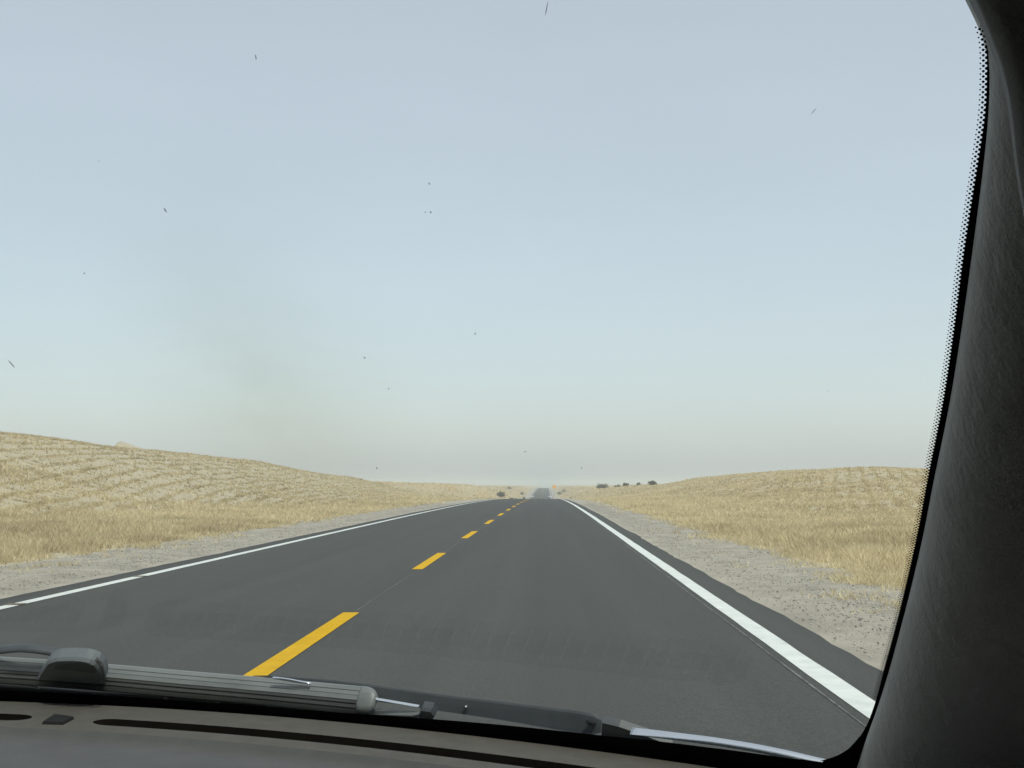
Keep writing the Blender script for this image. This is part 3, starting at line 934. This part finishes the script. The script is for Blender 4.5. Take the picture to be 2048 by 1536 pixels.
for x in xd:
    for k, o in enumerate(od):
        dz = -0.03 if k == 0 else (-0.004 if k == 1 else 0)
        if o > 0.41: dz = -0.05 if o < 0.424 else -0.30
        if o == SO0: o = SM - slot_half(x)
        elif o == SO1: o = SM + slot_half(x)
        V.append(dpt(x, o, dz))
nr = len(od)
F, Fp = [], []
for i in range(len(xd) - 1):
    xm = (xd[i] + xd[i + 1]) / 2
    for k in range(nr - 1):
        if od[k] == SO0 and any(a < xm < b for a, b in SLOTS): continue
        f = (i * nr + k, i * nr + k + 1, (i + 1) * nr + k + 1, (i + 1) * nr + k)
        (F if od[k] < 0.0978 else Fp).append(f)
dash = mesh_obj('dashboard', V, F, 'dash_plastic', car, smooth=False)
mesh_obj('dash_pad', V, Fp, 'pad_vinyl', dash, smooth=True)
for a, b in SLOTS:
    xx = xd[(xd >= a - 1e-9) & (xd <= b + 1e-9)]
    V = []
    for i, x in enumerate(xx):
        hw = slot_half(x)
        for (o, z) in ((SM - hw, 0), (SM - hw * 0.9, -0.05), (SM + hw * 0.9, -0.05), (SM + hw, 0)):
            V.append(dpt(x, o, z))
    F = [tuple(f) for f in grid_faces(len(xx), 4).tolist()] + [(0, 1, 2, 3), tuple(range(4 * len(xx) - 1, 4 * len(xx) - 5, -1))]
    duct = mesh_obj('defroster_slot', V, F, 'duct_black', dash)
    nrib = int((b - a) / 0.0135)
    bx0, bf0 = None, None
    for i in range(1, nrib):
        x = a + (b - a) * i / nrib
        p = dpt(x, (SO0 + SO1) / 2, -0.030)
        V, F = box(p, (0.0016, SO1 - SO0 - 0.0015, 0.024))
        mesh_obj('vent_rib', V, F, 'vent_rib', dash)
# light sensor: small slanted dark block on the lip
c0 = [on_level(82, 1449), on_level(126, 1450.5), on_level(150, 1438), on_level(108, 1432)]
ctr = sum((Vector(c) for c in c0), Vector()) / 4
V = [Vector(c) - Vector((0, 0, 0.001)) for c in c0] + [ctr + (Vector(c) - ctr) * 0.88 + Vector((0, 0, 0.0022)) for c in c0]
F = [(4, 5, 6, 7), (0, 1, 5, 4), (1, 2, 6, 5), (2, 3, 7, 6), (3, 0, 4, 7)]
mesh_obj('light_sensor', V, F, 'black_plastic', dash)

# ---------------- wipers, bonnet edge (outside the glass)
def sweep(path, profs, close=True, smooth=False):
    """path of points on/above the glass; profile (v up along the glass, n away from it) per point"""
    V, F = [], []
    m = len(profs[0])
    for i, p in enumerate(path):
        t = (path[min(i + 1, len(path) - 1)] - path[max(i - 1, 0)]).normalized()
        n = normal_at(p); n = (n - t * n.dot(t)).normalized()
        v = n.cross(t)
        if v.z < 0: v = -v
        for (a, b) in profs[i]:
            V.append(p + v * a + n * b)
    for i in range(len(path) - 1):
        for k in range(m):
            F.append((i * m + k, i * m + (k + 1) % m, (i + 1) * m + (k + 1) % m, (i + 1) * m + k))
    F.append(tuple(range(m))[::-1]); F.append(tuple(range((len(path) - 1) * m, len(path) * m)))
    return V, F
def wiper_empty(nm, p):
    o = bpy.data.objects.new(nm, None); o.empty_display_size = 0.05
    COL.objects.link(o); o.parent = car; ORIGIN[o.name] = ORIGIN[car.name]
    return o
PXM = 0.00043                    # metres per photo pixel out at the wipers
w1 = wiper_empty('wiper', None)
w2 = wiper_empty('wiper', None)
w2['label'] = 'wiper arm with rounded hinge, right of the yellow dash'
# long grey blade lying across the left half
cl = [on_glass(x, y_, 0.0125) for x, y_ in ((-700, 1312), (-420, 1318), (-200, 1331), (0, 1343), (210, 1358), (400, 1375), (600, 1393), (722, 1405))]
cl = resample(cl, 40)
up = [(-0.004, 0.002), (0.003, 0.0), (0.0040, 0.003), (0.0036, 0.0034), (0.0041, 0.0038), (0.0045, 0.0066), (0.0040, 0.0071), (0.0046, 0.0076), (0.0046, 0.0108), (0.0026, 0.0128), (-0.004, 0.0128)]
V, F = sweep(cl, [up] * len(cl))
mesh_obj('blade_spine', V, F, 'blade_metal', w1)
lo_ = [(-0.0036, 0.0018), (0.0024, -0.0002), (0.0018, -0.002), (0.0002, -0.0024), (0.0010, -0.0032), (0.0002, -0.0052), (-0.0016, -0.0056), (-0.0008, -0.0064), (-0.0030, -0.0086), (-0.0050, -0.0086), (-0.0056, 0.0)]
V, F = sweep(cl, [lo_] * len(cl))
mesh_obj('blade_rubber', V, F, 'rubber', w1)
# end cap
ce = resample([on_glass(x, y_, 0.012) for x, y_ in ((716, 1404.5), (735, 1406.5), (749, 1408))], 8)
pr = []
cap = [(-0.004, 0.0130), (0.0028, 0.0130), (0.0048, 0.0108), (0.0047, 0.006), (0.0034, 0.0005), (0.0012, -0.0036), (-0.0024, -0.0082), (-0.0050, -0.0060), (-0.0054, 0.004)]
for i in range(8):
    q = 1.0 * math.sqrt(max(0.03, 1 - (i / 7.5) ** 3))
    pr.append([(-0.0006 + (a + 0.0006) * q, 0.003 + (b - 0.003) * q) for a, b in cap])
V, F = sweep(ce, pr)
mesh_obj('end_cap', V, F, 'blade_metal', w1, smooth=True)
# moulded connector block
def plate(pts, off, thick, mat, name, par, bev=0.12, smooth=False):
    P = [on_glass(x, y_, off) for x, y_ in pts]
    c = sum(P, Vector()) / len(P)
    n = normal_at(c)
    k = len(P)
    V = [c + (p - c) * (1 - bev) - n * thick * 0.5 for p in P] + [p - n * thick * 0.2 for p in P] + [p + n * thick * 0.5 for p in P]
    F = [tuple(range(k))[::-1], tuple(range(2 * k, 3 * k))]
    for r in (0, 1):
        F += [(r * k + i, r * k + (i + 1) % k, (r + 1) * k + (i + 1) % k, (r + 1) * k + i) for i in range(k)]
    return mesh_obj(name, V, F, mat, par, smooth=smooth)
plate([(78, 1348), (84, 1338), (92, 1326), (98, 1317), (106, 1312), (118, 1309), (135, 1308), (155, 1308), (172, 1309.5), (186, 1312.5), (197, 1318), (205, 1327), (210, 1338), (211, 1348), (210, 1357), (150, 1353)], 0.0085, 0.012, 'connector_plastic', 'connector', w1, bev=0.07)
plate([(108, 1338), (112, 1329), (150, 1326), (182, 1329), (192, 1341), (190, 1347)], 0.0022, 0.0006, 'wiper_paint', 'connector_inset', w1)
V, F = sweep(resample([on_glass(x, y_, 0.006) for x, y_ in ((196, 1312), (206, 1324), (211, 1340), (210, 1357))], 10),
             [[(0.0011 * math.cos(q), 0.002 * math.sin(q) - 0.003) for q in np.linspace(0, 6.283, 9)[:-1]]] * 10)
mesh_obj('connector_edge', V, F, 'rubber', w1, smooth=True)
ap = resample([on_glass(x, y_, 0.022) for x, y_ in ((-400, 1330), (-120, 1308), (0, 1300), (46, 1296), (90, 1301), (150, 1312))], 24)
V, F = sweep(ap, [[(0.0019 * math.cos(q), 0.004 * math.sin(q)) for q in np.linspace(0, 6.283, 11)[:-1]]] * 24)
mesh_obj('wiper_arm', V, F, 'wiper_paint', w1, smooth=True)

# second wiper: flat tapering arm with hinge head
mid = [((505, 1352), 0.5), ((530, 1352.5), 1.6), ((560, 1356), 3.2), ((600, 1362), 6), ((660, 1371), 10), ((750, 1385), 13.0), ((850, 1401), 14.0), ((930, 1412), 14.5),
       ((1020, 1424), 15.5), ((1100, 1436), 17), ((1165, 1446), 18), ((1190, 1450), 16), ((1203, 1452), 10)]
ap = [on_glass(q[0], q[1], 0.026) for q, w in mid]
n_ = 40
s_ = np.concatenate([[0], np.cumsum([(ap[i + 1] - ap[i]).length for i in range(len(ap) - 1)])])
wf = pchip(s_, [w for q, w in mid])
path = resample(ap, n_)
pr = []
for t in np.linspace(0, s_[-1], n_):
    w = float(wf(t)) * PXM
    pr.append([(0.6 * w, 0.82 * w), (0.52 * w, 0.58 * w), (-0.52 * w, -0.70 * w), (-0.6 * w, -0.82 * w), (-0.8 * w, -0.7 * w), (-0.6 * w, 0.6 * w), (0.3 * w, 1.0 * w)])
V, F = sweep(path, pr)
mesh_obj('wiper_arm', V, F, 'wiper_paint', w2)
# rivet, bright strip, hinge screw, blade stub
def disc(px, py, off, r, mat, name, par, h=0.0012):
    c = on_glass(px, py, off); n = normal_at(c)
    a = Vector((1, 0, 0)); a = (a - n * a.dot(n)).normalized(); b = n.cross(a)
    V = [c + a * (r * math.cos(q)) + b * (r * math.sin(q)) for q in np.linspace(0, 2 * math.pi, 13)[:-1]]
    V += [c - n * h + (v - c) * 0.7 for v in V]
    F = [tuple(range(12)), tuple(range(23, 11, -1))] + [(k, (k + 1) % 12, 12 + (k + 1) % 12, 12 + k) for k in range(12)]
    mesh_obj(name, V, F, mat, par)
disc(932, 1413, 0.0245, 0.0020, 'rubber', 'rivet', w2)
disc(932.5, 1412.5, 0.0232, 0.0010, 'chrome', 'rivet', w2)
disc(1182, 1446, 0.0250, 0.0042, 'wiper_paint', 'hinge_screw', w2)
V, F = sweep(resample([on_glass(x, y_, 0.0200) for x, y_ in ((545, 1355), (575, 1359.5), (600, 1364), (622, 1367))], 10),
             [[(0.0012 * s * math.cos(q), 0.0012 * math.sin(q)) for q in np.linspace(0, 6.283, 9)[:-1]] for s in (0.3, 0.8, 1.1, 1.3, 1.4, 1.4, 1.3, 1.1, 0.7, 0.3)])
mesh_obj('bright_strip', V, F, 'chrome', w2, smooth=True)
plate([(838, 1425), (846, 1411), (866, 1414), (874, 1424), (868, 1434), (842, 1432)], 0.014, 0.008, 'wiper_paint', 'blade_clip', w2)
plate([(640, 1420), (838, 1427), (836, 1436), (640, 1428)], 0.012, 0.004, 'blade_metal', 'blade_stub', w2)
plate([(750, 1397), (838, 1412), (838, 1414), (750, 1400)], 0.016, 0.002, 'chrome', 'bright_strip', w2)
# hinge cap wedge at the pivot
plate([(1206, 1438), (1240, 1446), (1290, 1463), (1345, 1484), (1280, 1482), (1203, 1476)], 0.020, 0.006, 'wiper_paint', 'pivot_cap', w2, bev=0.02)
plate([(330, 1384), (440, 1391), (446, 1395), (440, 1402), (328, 1398)], 0.010, 0.006, 'rubber', 'blade_clip', w1)

# chrome runs shaped as the cowl edge's highlight, dark moulding, then the bonnet
glint_px = [(1262, 1459), (1330, 1467), (1400, 1476), (1480, 1488), (1560, 1503), (1620, 1517), (1650, 1524)]
for pth, nmk in ((glint_px + [(1760, 1556)], 12), ([(-420, 1349), (-150, 1353), (0, 1359), (40, 1362), (80, 1368)], 8)):
    cw = resample([on_glass(x, y_ + 3, 0.012) for x, y_ in pth], 30)
    V, F = sweep(cw, [[(0.0018 * math.cos(q) * min(1, 0.15 + i_ / 12), 0.003 * math.sin(q)) for q in np.linspace(0, 6.283, 13)[:-1]] for i_ in range(30)])
    mesh_obj('cowl_moulding', V, F, 'chrome', car, smooth=True)
cw = resample([on_glass(x, y_, 0.016) for x, y_ in ((-420, 1366), (0, 1374), (180, 1387), (350, 1397), (600, 1414), (760, 1428))], 40)
V, F = sweep(cw, [[(0.0040 * math.cos(q), 0.004 * math.sin(q)) for q in np.linspace(0, 6.283, 13)[:-1]]] * 40)
mesh_obj('cowl_moulding', V, F, 'cowl_plastic', car, smooth=True)
V = []
rows = ((0.004, 0.010, 0.0), (0.05, -0.010, 0), (0.12, -0.045, 0), (0.30, -0.105, 0), (0.55, -0.185, 0), (0.85, -0.30, 0), (0.98, -0.42, 0), (1.0, -0.75, 0))
xx = np.linspace(2 * CAR_X - 0.46, 0.46, 40)
for x in xx:
    e = abs(x - CAR_X) / 1.05
    for (dy, dz, _) in rows:
        V.append(Vector((x, base_y(x) + 0.035 + dy * (1 - 0.25 * e * e), DZ + EYE - 0.085 + dz - 0.05 * e ** 4)))
mesh_obj('bonnet', V, [tuple(f) for f in grid_faces(len(xx), len(rows)).tolist()], 'car_paint', car, smooth=True)
# wheels keep the car on the road
for sx_ in (-1, 1):
    for wy in (1.25, -1.75):
        wx = CAR_X + sx_ * 0.82
        def lathe(pf, mat, name, par):
            V, F = [], []
            m = len(pf)
            for k in range(28):
                q = 2 * math.pi * k / 28
                for (r, xo) in pf:
                    V.append(Vector((wx + sx_ * xo, wy + r * math.cos(q), 0.325 + r * math.sin(q))))
            for k in range(28):
                for j in range(m - 1):
                    F.append((k * m + j, ((k + 1) % 28) * m + j, ((k + 1) % 28) * m + j + 1, k * m + j + 1))
            return mesh_obj(name, V, F, mat, par, smooth=True)
        ty = lathe([(0.20, -0.10), (0.30, -0.10), (0.325, -0.07), (0.325, 0.07), (0.30, 0.10), (0.20, 0.10)], 'tyre_rubber', 'wheel', car)
        lathe([(0.005, 0.06), (0.15, 0.05), (0.19, 0.09), (0.20, 0.10)], 'galvanised', 'rim', ty)
# ------------------------------------------------------------------ dusty air
V, F = box((0, 1560, -6), (5400, 3500, 34))
m, N, L, out = new_mat('dusty_air')
pv = N.new('ShaderNodeVolumePrincipled')
pv.inputs['Color'].default_value = (0.80, 0.84, 0.845, 1)
pv.inputs['Density'].default_value = 0.0008
pv.inputs['Anisotropy'].default_value = 0.0
L.new(pv.outputs[0], out.inputs['Volume'])
mesh_obj('haze', V, F, 'dusty_air', kind='stuff', label='pale dusty haze lying over the whole desert', cat='haze')
